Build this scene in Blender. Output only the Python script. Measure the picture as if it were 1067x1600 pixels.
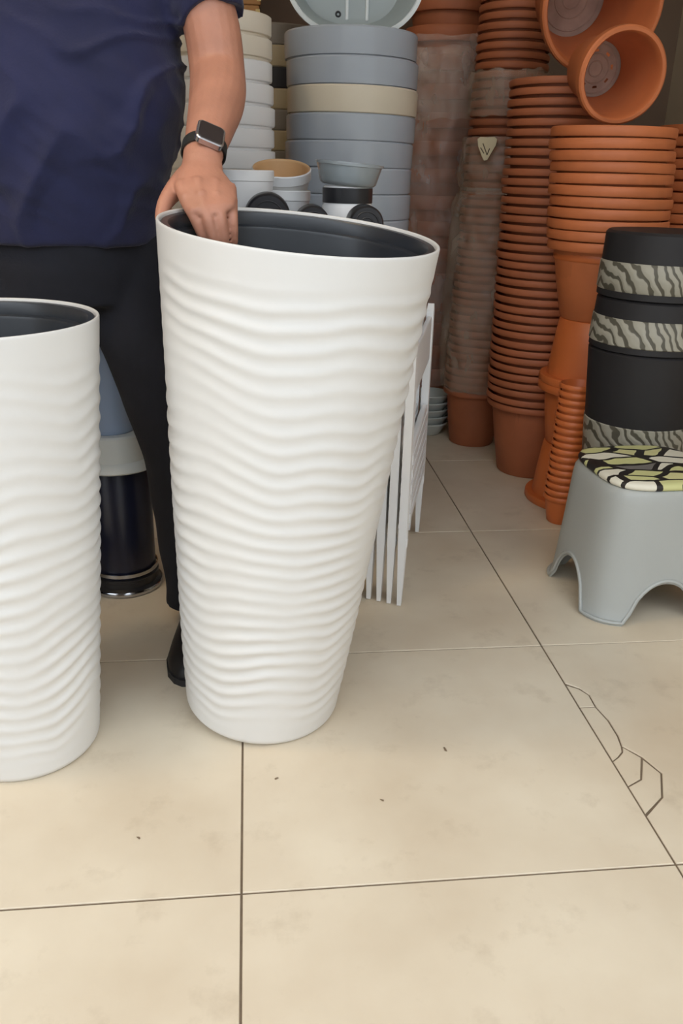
import bpy, bmesh, math, random
from mathutils import Vector, Matrix, noise
R = math.radians
PI = math.pi
for o in list(bpy.data.objects): bpy.data.objects.remove(o)
S = bpy.context.scene
C = S.collection
random.seed(7)

# ------------------------------------------------------------------ camera
cd = bpy.data.cameras.new('camera'); cam = bpy.data.objects.new('camera', cd); C.objects.link(cam)
cd.sensor_fit = 'VERTICAL'; cd.sensor_height = 24.0; cd.lens = 24.0 * 1290 / 1600
cd.clip_start = 0.02
cam.matrix_world = Matrix(((0.9942, 0.0191, -0.1057, 0.0),
                           (-0.1049, 0.3840, -0.9174, 0.0),
                           (0.0231, 0.9231, 0.3838, 0.90),
                           (0, 0, 0, 1)))
S.camera = cam

# ------------------------------------------------------------------ daylight and exposure
w = bpy.data.worlds.new('daylight'); S.world = w; w.use_nodes = True
bg = w.node_tree.nodes['Background']
bg.inputs['Color'].default_value = (0.85, 0.92, 1.0, 1)
bg.inputs['Strength'].default_value = 3.0
S.view_settings.view_transform = 'Standard'
S.view_settings.look = 'None'
S.view_settings.gamma = 1.0
S.view_settings.use_curve_mapping = False
S.view_settings.exposure = 0.0

# ------------------------------------------------------------------ materials
def srgb(r, g, b):
    f = lambda c: (c / 255 / 12.92) if c / 255 <= 0.04045 else ((c / 255 + 0.055) / 1.055) ** 2.4
    return (f(r), f(g), f(b), 1)

MATS = {}
def mat(name, col, rough=0.5, var=0.08, scale=8.0, bump=0.0, bscale=40.0, spec=0.5, metal=0.0,
        trans=0.0, coat=0.0, sheen=0.0, sss=0.0):
    m = bpy.data.materials.new(name); m.use_nodes = True
    nt = m.node_tree; n = nt.nodes; l = nt.links
    b = n['Principled BSDF']
    tc = n.new('ShaderNodeTexCoord')
    nz = n.new('ShaderNodeTexNoise'); nz.inputs['Scale'].default_value = scale; nz.inputs['Detail'].default_value = 5
    l.new(tc.outputs['Object'], nz.inputs['Vector'])
    mr = n.new('ShaderNodeMapRange'); mr.inputs[1].default_value = 0.3; mr.inputs[2].default_value = 0.7
    mr.inputs[3].default_value = 1 - var; mr.inputs[4].default_value = 1 + var
    l.new(nz.outputs['Fac'], mr.inputs[0])
    mx = n.new('ShaderNodeMix'); mx.data_type = 'RGBA'; mx.blend_type = 'MULTIPLY'; mx.inputs[0].default_value = 1
    mx.inputs[6].default_value = col
    l.new(mr.outputs[0], mx.inputs[7])
    l.new(mx.outputs[2], b.inputs['Base Color'])
    b.inputs['Roughness'].default_value = rough
    b.inputs['Specular IOR Level'].default_value = spec
    b.inputs['Metallic'].default_value = metal
    b.inputs['Transmission Weight'].default_value = trans
    b.inputs['Coat Weight'].default_value = coat
    b.inputs['Sheen Weight'].default_value = sheen
    if sss:
        b.inputs['Subsurface Weight'].default_value = sss
        b.inputs['Subsurface Radius'].default_value = (0.012, 0.005, 0.003)
        b.inputs['Subsurface Scale'].default_value = 0.6
    if bump:
        nb = n.new('ShaderNodeTexNoise'); nb.inputs['Scale'].default_value = bscale; nb.inputs['Detail'].default_value = 4
        l.new(tc.outputs['Object'], nb.inputs['Vector'])
        bp = n.new('ShaderNodeBump'); bp.inputs['Strength'].default_value = bump; bp.inputs['Distance'].default_value = 0.002
        l.new(nb.outputs['Fac'], bp.inputs['Height']); l.new(bp.outputs['Normal'], b.inputs['Normal'])
    MATS[name] = m
    return m

mat('white_pot', srgb(217, 215, 211), 0.42, 0.015, 5, 0.05, 120)
mat('liner_black', srgb(44, 48, 54), 0.32, 0.10, 14, 0.1, 60)
mat('terracotta', srgb(196, 112, 66), 0.55, 0.10, 9, 0.15, 90)
mat('terracotta_bright', srgb(208, 112, 58), 0.42, 0.08, 7, 0.1, 90)
mat('terracotta_brown', srgb(168, 98, 64), 0.6, 0.12, 9, 0.15, 90)
mat('terracotta_dark', srgb(120, 60, 42), 0.6, 0.12, 9, 0.15, 90)
mat('terracotta_dusty', srgb(176, 150, 136), 0.75, 0.2, 18, 0.2, 90)
mat('bin_grey', srgb(170, 178, 188), 0.2, 0.04, 4, trans=0.12)
mat('bin_beige', srgb(214, 204, 184), 0.32, 0.04, 4, trans=0.1)
mat('bin_white', srgb(222, 222, 214), 0.35, 0.04, 4, trans=0.1)
mat('basin_grey', srgb(150, 160, 162), 0.35, 0.06, 6)
mat('basin_edge', srgb(214, 220, 222), 0.3, 0.03, 6)
mat('white_plastic', srgb(238, 238, 238), 0.3, 0.02, 5)
mat('cream_plastic', srgb(232, 222, 204), 0.4, 0.03, 5)
mat('tan_inside', srgb(214, 172, 124), 0.5, 0.12, 9)
mat('clear_bowl', srgb(196, 204, 208), 0.15, 0.03, 5, trans=0.6)
mat('black_plastic', srgb(34, 34, 38), 0.35, 0.10, 9, 0.05, 50)
mat('black_matte', srgb(30, 28, 30), 0.6, 0.10, 9, 0.1, 60)
mat('stool_grey', srgb(172, 175, 172), 0.42, 0.03, 5, 0.15, 220)
mat('shirt_navy', srgb(27, 30, 66), 0.85, 0.18, 10, 0.35, 260, sheen=0.15)
mat('trouser_dark', srgb(22, 23, 32), 0.9, 0.2, 12, 0.3, 300)
mat('shoe_black', srgb(24, 23, 25), 0.45, 0.15, 14, 0.1, 80)
mat('sole', srgb(40, 38, 38), 0.8, 0.1, 12)
mat('skin', srgb(186, 130, 106), 0.5, 0.10, 22, 0.25, 180, sss=0.12)
mat('nail', srgb(206, 156, 136), 0.3, 0.03, 20)
mat('hair_black', srgb(20, 18, 18), 0.6, 0.3, 60, 0.8, 300)
mat('eye_white', srgb(225, 222, 215), 0.2, 0.02, 10)
mat('watch_strap', srgb(38, 38, 36), 0.6, 0.08, 20, 0.1, 200)
mat('watch_case', srgb(190, 188, 190), 0.25, 0.03, 20, metal=0.9)
mat('watch_screen', srgb(52, 44, 44), 0.1, 0.05, 20)
mat('bin_navy', srgb(30, 32, 50), 0.3, 0.1, 8)
mat('chrome', srgb(190, 192, 198), 0.15, 0.03, 8, metal=1.0)
mat('pale_blue', srgb(168, 186, 214), 0.35, 0.05, 6, trans=0.1)
mat('table_dark', srgb(58, 44, 38), 0.55, 0.15, 6, 0.2, 60)
mat('carton', srgb(168, 124, 78), 0.8, 0.10, 10, 0.2, 90)
mat('carton_tape', srgb(206, 182, 120), 0.3, 0.06, 10)
mat('wall_brown', srgb(120, 100, 84), 0.85, 0.08, 3, 0.3, 40)
mat('wall_plaster', srgb(186, 172, 150), 0.85, 0.06, 3, 0.3, 40)
mat('ceiling_white', srgb(214, 208, 196), 0.9, 0.04, 3, 0.2, 40)
mat('grout', srgb(112, 96, 78), 0.9, 0.15, 40, 0.3, 200)
mat('pavement', srgb(174, 172, 168), 0.9, 0.12, 3, 0.3, 30)
mat('grey_brown', srgb(120, 112, 102), 0.4, 0.06, 6)
mat('khaki', srgb(158, 142, 112), 0.4, 0.06, 6)
mat('paper_tag', srgb(226, 210, 172), 0.6, 0.04, 20)
mat('ink', srgb(92, 72, 50), 0.7, 0.05, 20)
mat('lamp_body', srgb(220, 220, 216), 0.4, 0.03, 6)
mat('crumb', srgb(120, 100, 78), 0.9, 0.2, 60)
mat('glass_white', srgb(206, 212, 208), 0.2, 0.05, 8, trans=0.15)

def tile_mat():
    m = bpy.data.materials.new('floor_tile'); m.use_nodes = True
    nt = m.node_tree; n = nt.nodes; l = nt.links; b = n['Principled BSDF']
    g = n.new('ShaderNodeNewGeometry')
    n1 = n.new('ShaderNodeTexNoise'); n1.inputs['Scale'].default_value = 3.2; n1.inputs['Detail'].default_value = 6
    n2 = n.new('ShaderNodeTexNoise'); n2.inputs['Scale'].default_value = 10; n2.inputs['Detail'].default_value = 7; n2.inputs['Roughness'].default_value = 0.65
    n3 = n.new('ShaderNodeTexNoise'); n3.inputs['Scale'].default_value = 70; n3.inputs['Detail'].default_value = 4
    for q in (n1, n2, n3): l.new(g.outputs['Position'], q.inputs['Vector'])
    r1 = n.new('ShaderNodeValToRGB'); r1.color_ramp.elements[0].position = 0.32; r1.color_ramp.elements[1].position = 0.68
    r1.color_ramp.elements[0].color = srgb(205, 188, 163); r1.color_ramp.elements[1].color = srgb(224, 211, 188)
    l.new(n1.outputs['Fac'], r1.inputs['Fac'])
    r2 = n.new('ShaderNodeValToRGB'); r2.color_ramp.elements[0].position = 0.56; r2.color_ramp.elements[1].position = 0.78
    r2.color_ramp.elements[0].color = (0, 0, 0, 1); r2.color_ramp.elements[1].color = (1, 1, 1, 1)
    l.new(n2.outputs['Fac'], r2.inputs['Fac'])
    ml = n.new('ShaderNodeMath'); ml.operation = 'MULTIPLY'; ml.inputs[1].default_value = 0.34
    l.new(r2.outputs['Color'], ml.inputs[0])
    mx = n.new('ShaderNodeMix'); mx.data_type = 'RGBA'
    mx.inputs[7].default_value = srgb(150, 128, 100)
    l.new(ml.outputs[0], mx.inputs[0]); l.new(r1.outputs['Color'], mx.inputs[6])
    l.new(mx.outputs[2], b.inputs['Base Color'])
    mr = n.new('ShaderNodeMapRange'); mr.inputs[3].default_value = 0.36; mr.inputs[4].default_value = 0.52
    l.new(n2.outputs['Fac'], mr.inputs[0]); l.new(mr.outputs[0], b.inputs['Roughness'])
    bp = n.new('ShaderNodeBump'); bp.inputs['Strength'].default_value = 0.06; bp.inputs['Distance'].default_value = 0.002
    l.new(n3.outputs['Fac'], bp.inputs['Height']); l.new(bp.outputs['Normal'], b.inputs['Normal'])
    MATS['tile'] = m
tile_mat()

def film_mat(name, tint, lo, hi):
    m = bpy.data.materials.new(name); m.use_nodes = True
    nt = m.node_tree; n = nt.nodes; l = nt.links
    b = n['Principled BSDF']; out = n['Material Output']
    b.inputs['Base Color'].default_value = tint; b.inputs['Roughness'].default_value = 0.2
    tr = n.new('ShaderNodeBsdfTransparent')
    tc = n.new('ShaderNodeTexCoord')
    mp = n.new('ShaderNodeMapping'); mp.inputs['Scale'].default_value = (1, 1, 0.5)
    nz = n.new('ShaderNodeTexNoise'); nz.inputs['Scale'].default_value = 16; nz.inputs['Detail'].default_value = 3; nz.inputs['Distortion'].default_value = 0.3
    l.new(tc.outputs['Object'], mp.inputs['Vector']); l.new(mp.outputs['Vector'], nz.inputs['Vector'])
    mr = n.new('ShaderNodeMapRange'); mr.inputs[1].default_value = 0.35; mr.inputs[2].default_value = 0.75
    mr.inputs[3].default_value = lo; mr.inputs[4].default_value = hi
    l.new(nz.outputs['Fac'], mr.inputs[0])
    ms = n.new('ShaderNodeMixShader')
    l.new(mr.outputs[0], ms.inputs[0]); l.new(tr.outputs[0], ms.inputs[1]); l.new(b.outputs[0], ms.inputs[2])
    l.new(ms.outputs[0], out.inputs['Surface'])
    bp = n.new('ShaderNodeBump'); bp.inputs['Strength'].default_value = 0.6; bp.inputs['Distance'].default_value = 0.006
    l.new(nz.outputs['Fac'], bp.inputs['Height']); l.new(bp.outputs['Normal'], b.inputs['Normal'])
    MATS[name] = m
film_mat('film', srgb(222, 208, 200), 0.22, 0.44)
film_mat('film_cloudy', srgb(214, 194, 174), 0.24, 0.46)

def print_mat():
    m = bpy.data.materials.new('leaf_print'); m.use_nodes = True
    nt = m.node_tree; n = nt.nodes; l = nt.links; b = n['Principled BSDF']
    tc = n.new('ShaderNodeTexCoord')
    nz = n.new('ShaderNodeTexNoise'); nz.inputs['Scale'].default_value = 9
    l.new(tc.outputs['Object'], nz.inputs['Vector'])
    va = n.new('ShaderNodeVectorMath'); va.operation = 'MULTIPLY_ADD'; va.inputs[1].default_value = (0.05, 0.05, 0.05)
    l.new(nz.outputs['Color'], va.inputs[0]); l.new(tc.outputs['Object'], va.inputs[2])
    mp = n.new('ShaderNodeMapping'); mp.inputs['Rotation'].default_value = (0, 0, R(28)); mp.inputs['Scale'].default_value = (1, 2.1, 0.01)
    l.new(va.outputs[0], mp.inputs['Vector'])
    ve = n.new('ShaderNodeTexVoronoi'); ve.feature = 'DISTANCE_TO_EDGE'; ve.inputs['Scale'].default_value = 11
    vc = n.new('ShaderNodeTexVoronoi'); vc.inputs['Scale'].default_value = 11
    for q in (ve, vc): l.new(mp.outputs['Vector'], q.inputs['Vector'])
    sp = n.new('ShaderNodeSeparateColor'); l.new(vc.outputs['Color'], sp.inputs[0])
    rp = n.new('ShaderNodeValToRGB'); rp.color_ramp.interpolation = 'CONSTANT'
    e = rp.color_ramp.elements
    e[0].position = 0; e[0].color = srgb(206, 206, 146); e[1].position = 0.36; e[1].color = srgb(228, 224, 206)
    x = e.new(0.62); x.color = srgb(120, 116, 112); x = e.new(0.8); x.color = srgb(212, 208, 152)
    l.new(sp.outputs[0], rp.inputs['Fac'])
    gt = n.new('ShaderNodeMath'); gt.operation = 'LESS_THAN'; gt.inputs[1].default_value = 0.085
    l.new(ve.outputs['Distance'], gt.inputs[0])
    mx = n.new('ShaderNodeMix'); mx.data_type = 'RGBA'; mx.inputs[7].default_value = srgb(36, 32, 30)
    l.new(gt.outputs[0], mx.inputs[0]); l.new(rp.outputs['Color'], mx.inputs[6])
    l.new(mx.outputs[2], b.inputs['Base Color']); b.inputs['Roughness'].default_value = 0.5
    MATS['leaf_print'] = m
print_mat()

def zebra_mat():
    m = bpy.data.materials.new('zebra_band'); m.use_nodes = True
    nt = m.node_tree; n = nt.nodes; l = nt.links; b = n['Principled BSDF']
    tc = n.new('ShaderNodeTexCoord')
    mp = n.new('ShaderNodeMapping'); mp.inputs['Rotation'].default_value = (0, R(28), 0)
    wv = n.new('ShaderNodeTexWave'); wv.inputs['Scale'].default_value = 17; wv.inputs['Distortion'].default_value = 7
    wv.inputs['Detail'].default_value = 2; wv.inputs['Detail Scale'].default_value = 1.2
    l.new(tc.outputs['Object'], mp.inputs['Vector']); l.new(mp.outputs['Vector'], wv.inputs['Vector'])
    rp = n.new('ShaderNodeValToRGB'); e = rp.color_ramp.elements
    e[0].position = 0.22; e[0].color = srgb(84, 80, 68); e[1].position = 0.4; e[1].color = srgb(160, 156, 142)
    l.new(wv.outputs['Fac'], rp.inputs['Fac']); l.new(rp.outputs['Color'], b.inputs['Base Color'])
    b.inputs['Roughness'].default_value = 0.5
    bp = n.new('ShaderNodeBump'); bp.inputs['Strength'].default_value = 0.4; bp.inputs['Distance'].default_value = 0.003
    l.new(wv.outputs['Fac'], bp.inputs['Height']); l.new(bp.outputs['Normal'], b.inputs['Normal'])
    MATS['zebra'] = m
zebra_mat()

# ------------------------------------------------------------------ mesh helpers
def mesh(name, V, F, m, smooth=True, angle=None):
    me = bpy.data.meshes.new(name); me.from_pydata([tuple(v) for v in V], [], F); me.update()
    bm = bmesh.new(); bm.from_mesh(me)
    bmesh.ops.recalc_face_normals(bm, faces=bm.faces)
    if angle:
        for e in bm.edges:
            if len(e.link_faces) == 2 and e.calc_face_angle(0) > R(angle): e.smooth = False
    bm.to_mesh(me); bm.free()
    if smooth:
        me.polygons.foreach_set('use_smooth', [True] * len(me.polygons))
    me.materials.append(MATS[m])
    return me
def link(name, me, parent=None, loc=(0, 0, 0), rot=(0, 0, 0)):
    o = bpy.data.objects.new(name, me); C.objects.link(o); o.location = loc; o.rotation_euler = rot
    if parent: o.parent = parent
    return o
def tag(o, label, cat, group=None):
    o['label'] = label; o['category'] = cat
    if group: o['group'] = group
    return o
def thing(name, label, cat, loc=(0, 0, 0), rot=(0, 0, 0), group=None):
    return tag(link(name, None, None, loc, rot), label, cat, group)
def struct(o): o['kind'] = 'structure'; return o

def lathe(prof, seg=40, close=False):
    """surface of revolution of (r, z) points; r == 0 makes a pole"""
    V = []; F = []; rows = []
    for r, z in prof:
        if r <= 1e-6: rows.append([len(V)]); V.append((0, 0, z))
        else:
            rows.append(list(range(len(V), len(V) + seg)))
            V += [(r * math.cos(2 * PI * k / seg), r * math.sin(2 * PI * k / seg), z) for k in range(seg)]
    for a, b in zip(rows, rows[1:] + ([rows[0]] if close else [])):
        for k in range(seg):
            k2 = (k + 1) % seg
            if len(a) == 1 and len(b) == 1: break
            if len(a) == 1: F.append((a[0], b[k], b[k2]))
            elif len(b) == 1: F.append((a[k], a[k2], b[0]))
            else: F.append((a[k], a[k2], b[k2], b[k]))
    return V, F
def boxvf(x0, x1, y0, y1, z0, z1):
    V = [(x, y, z) for z in (z0, z1) for y in (y0, y1) for x in (x0, x1)]
    return V, [(0, 2, 3, 1), (4, 5, 7, 6), (0, 1, 5, 4), (2, 6, 7, 3), (0, 4, 6, 2), (1, 3, 7, 5)]
def join(*parts):
    V = []; F = []
    for v, f in parts:
        n = len(V); V += list(v); F += [tuple(i + n for i in q) for q in f]
    return V, F
def bevbox(name, m, x0, x1, y0, y1, z0, z1, bev=0.003, seg=2):
    V, F = boxvf(x0, x1, y0, y1, z0, z1)
    me = mesh(name, V, F, m, smooth=False)
    bm = bmesh.new(); bm.from_mesh(me)
    bmesh.ops.bevel(bm, geom=bm.edges[:], offset=bev, segments=seg, affect='EDGES', profile=0.5)
    bm.to_mesh(me); bm.free()
    return me
def loft(rings, cap=True):
    V = []; F = []; n = len(rings[0])
    for r in rings: V += list(r)
    for i in range(len(rings) - 1):
        for k in range(n):
            k2 = (k + 1) % n
            F.append((i * n + k, i * n + k2, (i + 1) * n + k2, (i + 1) * n + k))
    if cap:
        F.append(tuple(reversed(range(n)))); F.append(tuple(range((len(rings) - 1) * n, len(rings) * n)))
    return V, F
def tube(pts, rad, n=14, ref=(1, 0, 0), dome=True):
    """swept elliptical tube; rad entries are r or (ra, rb), ra along ref"""
    P = [Vector(p) for p in pts]; rings = []; ref = Vector(ref)
    ra = [(q if isinstance(q, tuple) else (q, q)) for q in rad]
    D = []
    for i in range(len(P)):
        a = P[max(i - 1, 0)]; b = P[min(i + 1, len(P) - 1)]; D.append((b - a).normalized())
    if dome:
        e0 = max(ra[0]); e1 = max(ra[-1])
        P2 = [P[0] - D[0] * e0 * .9, P[0] - D[0] * e0 * .6] + P + [P[-1] + D[-1] * e1 * .6, P[-1] + D[-1] * e1 * .9]
        s = lambda q, k: (q[0] * k, q[1] * k)
        ra = [s(ra[0], .35), s(ra[0], .8)] + ra + [s(ra[-1], .8), s(ra[-1], .35)]
        D = [D[0], D[0]] + D + [D[-1], D[-1]]; P = P2
    for p, d, (a, b) in zip(P, D, ra):
        u = (ref - d * ref.dot(d)).normalized(); v = d.cross(u)
        rings.append([p + u * (a * math.cos(2 * PI * k / n)) + v * (b * math.sin(2 * PI * k / n)) for k in range(n)])
    return loft(rings)
def smoothpath(pts, rad, sub=4):
    """Catmull-Rom resampling of a path with its radii"""
    P = [Vector(p) for p in pts]; Q = [Vector(q) if isinstance(q, tuple) else Vector((q, q)) for q in rad]
    oP = []; oQ = []
    def cr(A, i, t):
        p0 = A[max(i - 1, 0)]; p1 = A[i]; p2 = A[i + 1]; p3 = A[min(i + 2, len(A) - 1)]
        return 0.5 * ((2 * p1) + (p2 - p0) * t + (2 * p0 - 5 * p1 + 4 * p2 - p3) * t * t + (3 * p1 - p0 - 3 * p2 + p3) * t ** 3)
    for i in range(len(P) - 1):
        for k in range(sub):
            oP.append(cr(P, i, k / sub)); oQ.append(tuple(cr(Q, i, k / sub)))
    oP.append(P[-1]); oQ.append(tuple(Q[-1]))
    return oP, oQ
def ellipsoid(c, r, n=16, m=10):
    V, F = lathe([(math.sin(PI * k / m), -math.cos(PI * k / m)) if 0 < k < m else (0, -1 if k == 0 else 1) for k in range(m + 1)], n)
    return [(c[0] + x * r[0], c[1] + y * r[1], c[2] + z * r[2]) for x, y, z in V], F
def fuse(name, VF, m, voxel, smooth=6):
    """one continuous skin out of overlapping closed forms"""
    me = mesh(name + '_src', VF[0], VF[1], m)
    o = bpy.data.objects.new('tmp', me); C.objects.link(o)
    md = o.modifiers.new('r', 'REMESH'); md.mode = 'VOXEL'; md.voxel_size = voxel; md.use_smooth_shade = True
    ms = o.modifiers.new('s', 'SMOOTH'); ms.iterations = smooth; ms.factor = 0.5
    dg = bpy.context.evaluated_depsgraph_get()
    new = bpy.data.meshes.new_from_object(o.evaluated_get(dg))
    bpy.data.objects.remove(o)
    new.name = name
    new.materials.clear(); new.materials.append(MATS[m])
    new.polygons.foreach_set('use_smooth', [True] * len(new.polygons))
    return new

# ================================================================== SETTING
FY0, FY1, FX0, FX1, CH = -0.62, 3.40, -2.30, 1.62, 2.75
fl = struct(link('floor', mesh('floor', *boxvf(FX0, FX1, FY0, FY1, -0.06, -0.0022), 'grout', smooth=False)))
PX, PY, GX, GY = 0.612, 0.583, -0.026, 0.833     # tile pitch and one grid crossing
J = 0.0016
def tile_mesh(poly, name='tile'):
    """bevelled slab with the outline poly (counter-clockwise)"""
    bm = bmesh.new()
    vs = [bm.verts.new((x, y, -0.009)) for x, y in poly]
    f = bm.faces.new(vs)
    ex = bmesh.ops.extrude_face_region(bm, geom=[f])
    top = [v for v in ex['geom'] if isinstance(v, bmesh.types.BMVert)]
    for v in top: v.co.z = 0.0
    ed = [e for e in bm.edges if e.verts[0].co.z > -.001 and e.verts[1].co.z > -.001]
    bmesh.ops.bevel(bm, geom=ed, offset=0.0009, segments=1, affect='EDGES')
    bmesh.ops.recalc_face_normals(bm, faces=bm.faces)
    me = bpy.data.meshes.new(name); bm.to_mesh(me); bm.free(); me.materials.append(MATS['tile'])
    return me
full = tile_mesh([(J, J), (PX - J, J), (PX - J, PY - J), (J, PY - J)])
crack = [(0.589, 1.279), (0.608, 1.263), (0.619, 1.241), (0.617, 1.202), (0.624, 1.163), (0.623, 1.118), (0.618, 1.092), (0.640, 1.062), (0.655, 1.020), (0.630, 0.965), (0.5885, 0.930)]
for i in range(-4, 3):
    for j in range(-3, 5):
        x0 = GX + i * PX; y0 = GY + j * PY
        if (i, j) == (1, 0): continue
        a0 = max(x0, FX0); a1 = min(x0 + PX, FX1); b0 = max(y0, FY0); b1 = min(y0 + PY, FY1)
        if a1 - a0 < .03 or b1 - b0 < .03: continue
        if abs(a1 - a0 - PX) < 1e-6 and abs(b1 - b0 - PY) < 1e-6:
            o = link('tile', full, fl, (x0, y0, 0))
        else:
            o = link('tile', tile_mesh([(J, J), (a1 - a0 - J, J), (a1 - a0 - J, b1 - b0 - J), (J, b1 - b0 - J)]), fl, (a0, b0, 0))
        o.rotation_euler = (R(random.uniform(-.03, .03)), R(random.uniform(-.03, .03)), 0)
# the cracked tile: main piece plus splinters between the joint and the crack
x0 = GX + PX; y0 = GY; x1 = x0 + PX; y1 = y0 + PY
g = 0.0012
left_edge = [(x0 + J, y1 - J)] + [(x0 + J, 1.281)] + [(x + g, y) for x, y in crack[1:-1]] + [(x0 + J, 0.928), (x0 + J, y0 + J)]
ct = link('tile', tile_mesh(left_edge + [(x1 - J, y0 + J), (x1 - J, y1 - J)]), fl); ct['label'] = 'cracked floor tile with a broken edge'
xb = x0 + J
def splinter(pts): 
    o = link('tile_splinter', tile_mesh(pts), fl, (0, 0, -0.0006)); o['label'] = 'broken splinter of floor tile'
splinter([(xb, 1.274), (xb, 1.205), (0.6155, 1.205), (0.6175, 1.24), (0.6065, 1.26)][0:5])
splinter([(xb, 1.2025), (xb, 1.057), (0.600, 1.066), (0.612, 1.078), (0.6165, 1.092), (0.6212, 1.118), (0.6222, 1.163), (0.6155, 1.2025)])
splinter([(xb, 1.054), (xb, 0.996), (0.614, 1.010), (0.638, 1.060), (0.6185, 1.088), (0.6135, 1.0755), (0.601, 1.0635)])
splinter([(xb, 0.993), (xb, 0.934), (0.629, 0.967), (0.653, 1.02), (0.6395, 1.055), (0.616, 1.0075)])

struct(link('wall_back', mesh('wall_back', *boxvf(FX0 - .1, FX1 + .1, FY1, FY1 + .12, -0.05, CH), 'wall_brown', smooth=False)))
WY0 = 0.10                                     # the shop front: unseen roof and side walls begin here, set back to let in sky light
struct(link('wall_left', mesh('wall_left', *boxvf(FX0 - .12, FX0, WY0, FY1, -0.05, CH), 'wall_plaster', smooth=False)))
struct(link('wall_right', mesh('wall_right', *boxvf(FX1, FX1 + .12, WY0, FY1, -0.05, CH), 'wall_plaster', smooth=False)))
struct(link('ceiling', mesh('ceiling', *boxvf(FX0 - .12, FX1 + .12, WY0, FY1 + .12, CH, CH + .12), 'ceiling_white', smooth=False)))
struct(link('pavement', mesh('pavement', *boxvf(-14, 14, -16, FY0, -0.12, -0.02), 'pavement', smooth=False)))

struct(link('wall_sky_block', mesh('wall_sky_block', *boxvf(-13, 13, -8.2, -7.6, -0.12, 5.2), 'pavement', smooth=False)))  # unseen facade added opposite to block low sky and darken the shop's back

# warm ceiling lamp of the shop
def ceiling_lamp(x, y, power, label):
    t = thing('ceiling_lamp', label, 'lamp', (x, y, CH))
    link('lamp_housing', mesh('lamp_housing', *lathe([(0, 0), (.19, 0), (.19, -.03), (.17, -.045), (.165, -.045), (.165, -.02), (0, -.02)], 40), 'lamp_body', angle=40), t)
    m = bpy.data.materials.new('lamp_glow'); m.use_nodes = True
    b = m.node_tree.nodes['Principled BSDF']; b.inputs['Emission Color'].default_value = (1, .74, .42, 1); b.inputs['Emission Strength'].default_value = power
    MATS['lamp_glow'] = m
    link('lamp_diffuser', mesh('lamp_diffuser', *lathe([(0, -.09), (.07, -.085), (.13, -.066), (.163, -.03), (.163, -.022), (0, -.022)], 40), 'lamp_glow', angle=60), t)
ceiling_lamp(-0.95, 0.80, 44.0, 'round warm ceiling lamp above the white planters')

# ================================================================== WHITE RIPPLED PLANTERS
def planter_meshes(Rt, Rb, Hh):
    nt_, nz_ = 220, 300
    V = []; F = []
    def rad(z): 
        t = z / Hh
        return Rb + (Rt - Rb) * (t ** 0.95)
    for i in range(nz_ + 1):
        z = Hh * i / nz_
        env = min(1, max(0, (Hh - .030 - z) / .045)) * min(1, max(0, (z - .02) / .06))
        for k in range(nt_):
            th = 2 * PI * k / nt_
            c, s = math.cos(th), math.sin(th)
            q = Vector((c * 1.15, s * 1.15, z * 2.6))
            ph = 38 * z + 0.95 * noise.noise(q) + 0.42 * noise.noise(q * 2.3 + Vector((4, 1, 9)))
            am = 0.58 + 1.0 * noise.noise(Vector((c * 1.5 + 7, s * 1.5, z * 6)))
            am = max(.16, min(1.1, am))
            wv = (0.5 + 0.5 * math.sin(2 * PI * ph)) ** 1.25
            r = rad(z) + env * am * 0.0032 * (wv - .5)
            if z < .012: r -= (1 - z / .012) ** 2 * .006
            V.append((r * c, r * s, z))
    for i in range(nz_):
        for k in range(nt_):
            k2 = (k + 1) % nt_
            F.append((i * nt_ + k, i * nt_ + k2, (i + 1) * nt_ + k2, (i + 1) * nt_ + k))
    # rolled lip and inside collar
    prof = [(Rt - .0005, Hh + .0015), (Rt - .0018, Hh + .0025), (Rt - .0034, Hh + .002), (Rt - .0045, Hh), (Rt - .0052, Hh - .05)]
    base = nz_ * nt_
    prev = list(range(base, base + nt_))
    for r, z in prof:
        row = list(range(len(V), len(V) + nt_))
        V += [(r * math.cos(2 * PI * k / nt_), r * math.sin(2 * PI * k / nt_), z) for k in range(nt_)]
        F += [(prev[k], prev[(k + 1) % nt_], row[(k + 1) % nt_], row[k]) for k in range(nt_)]
        prev = row
    F.append(tuple(reversed(range(nt_))))
    shell = mesh('shell', V, F, 'white_pot')
    ri = Rt - .0054
    d = .30; rb = ri - (Rt - Rb) * d / Hh - .016
    lin = mesh('liner', *lathe([(ri - .001, Hh - .03), (ri, Hh - .004), (ri - .002, Hh - .0015), (ri - .010, Hh - .002), (ri - .012, Hh - .005), (ri - .0135, Hh - .020),
                                (ri - .022, Hh - .022), (ri - .0235, Hh - .026), (rb, Hh - d), (0, Hh - d)], 120), 'liner_black', angle=50)
    return shell, lin
PH = 0.811
sh, ln = planter_meshes(.195, .135, PH)
tx, ty = 0.077, -0.078                       # tipped a little towards the lens and to the right
ax = Vector((tx, ty, 1)).normalized()
rot = Vector((0, 0, 1)).rotation_difference(ax)
lift = .129 * math.sqrt(tx * tx + ty * ty) - .0015
pot = tag(link('tall_planter', sh, None, (0.009, 1.267, lift)), 'tall white rippled planter with black liner, tipped under the hand with the watch', 'planter', 'white rippled planters')
pot.rotation_mode = 'QUATERNION'; pot.rotation_quaternion = rot
link('liner', ln, pot)['label'] = 'black plastic inner liner'
sh2, ln2 = planter_meshes(.176, .116, .700)
pot2 = tag(link('tall_planter', sh2, None, (-0.386, 1.190, 0), (0, 0, R(70))), 'shorter white rippled planter standing upright at the left edge', 'planter', 'white rippled planters')
link('liner', ln2, pot2)['label'] = 'black plastic inner liner'

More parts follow.
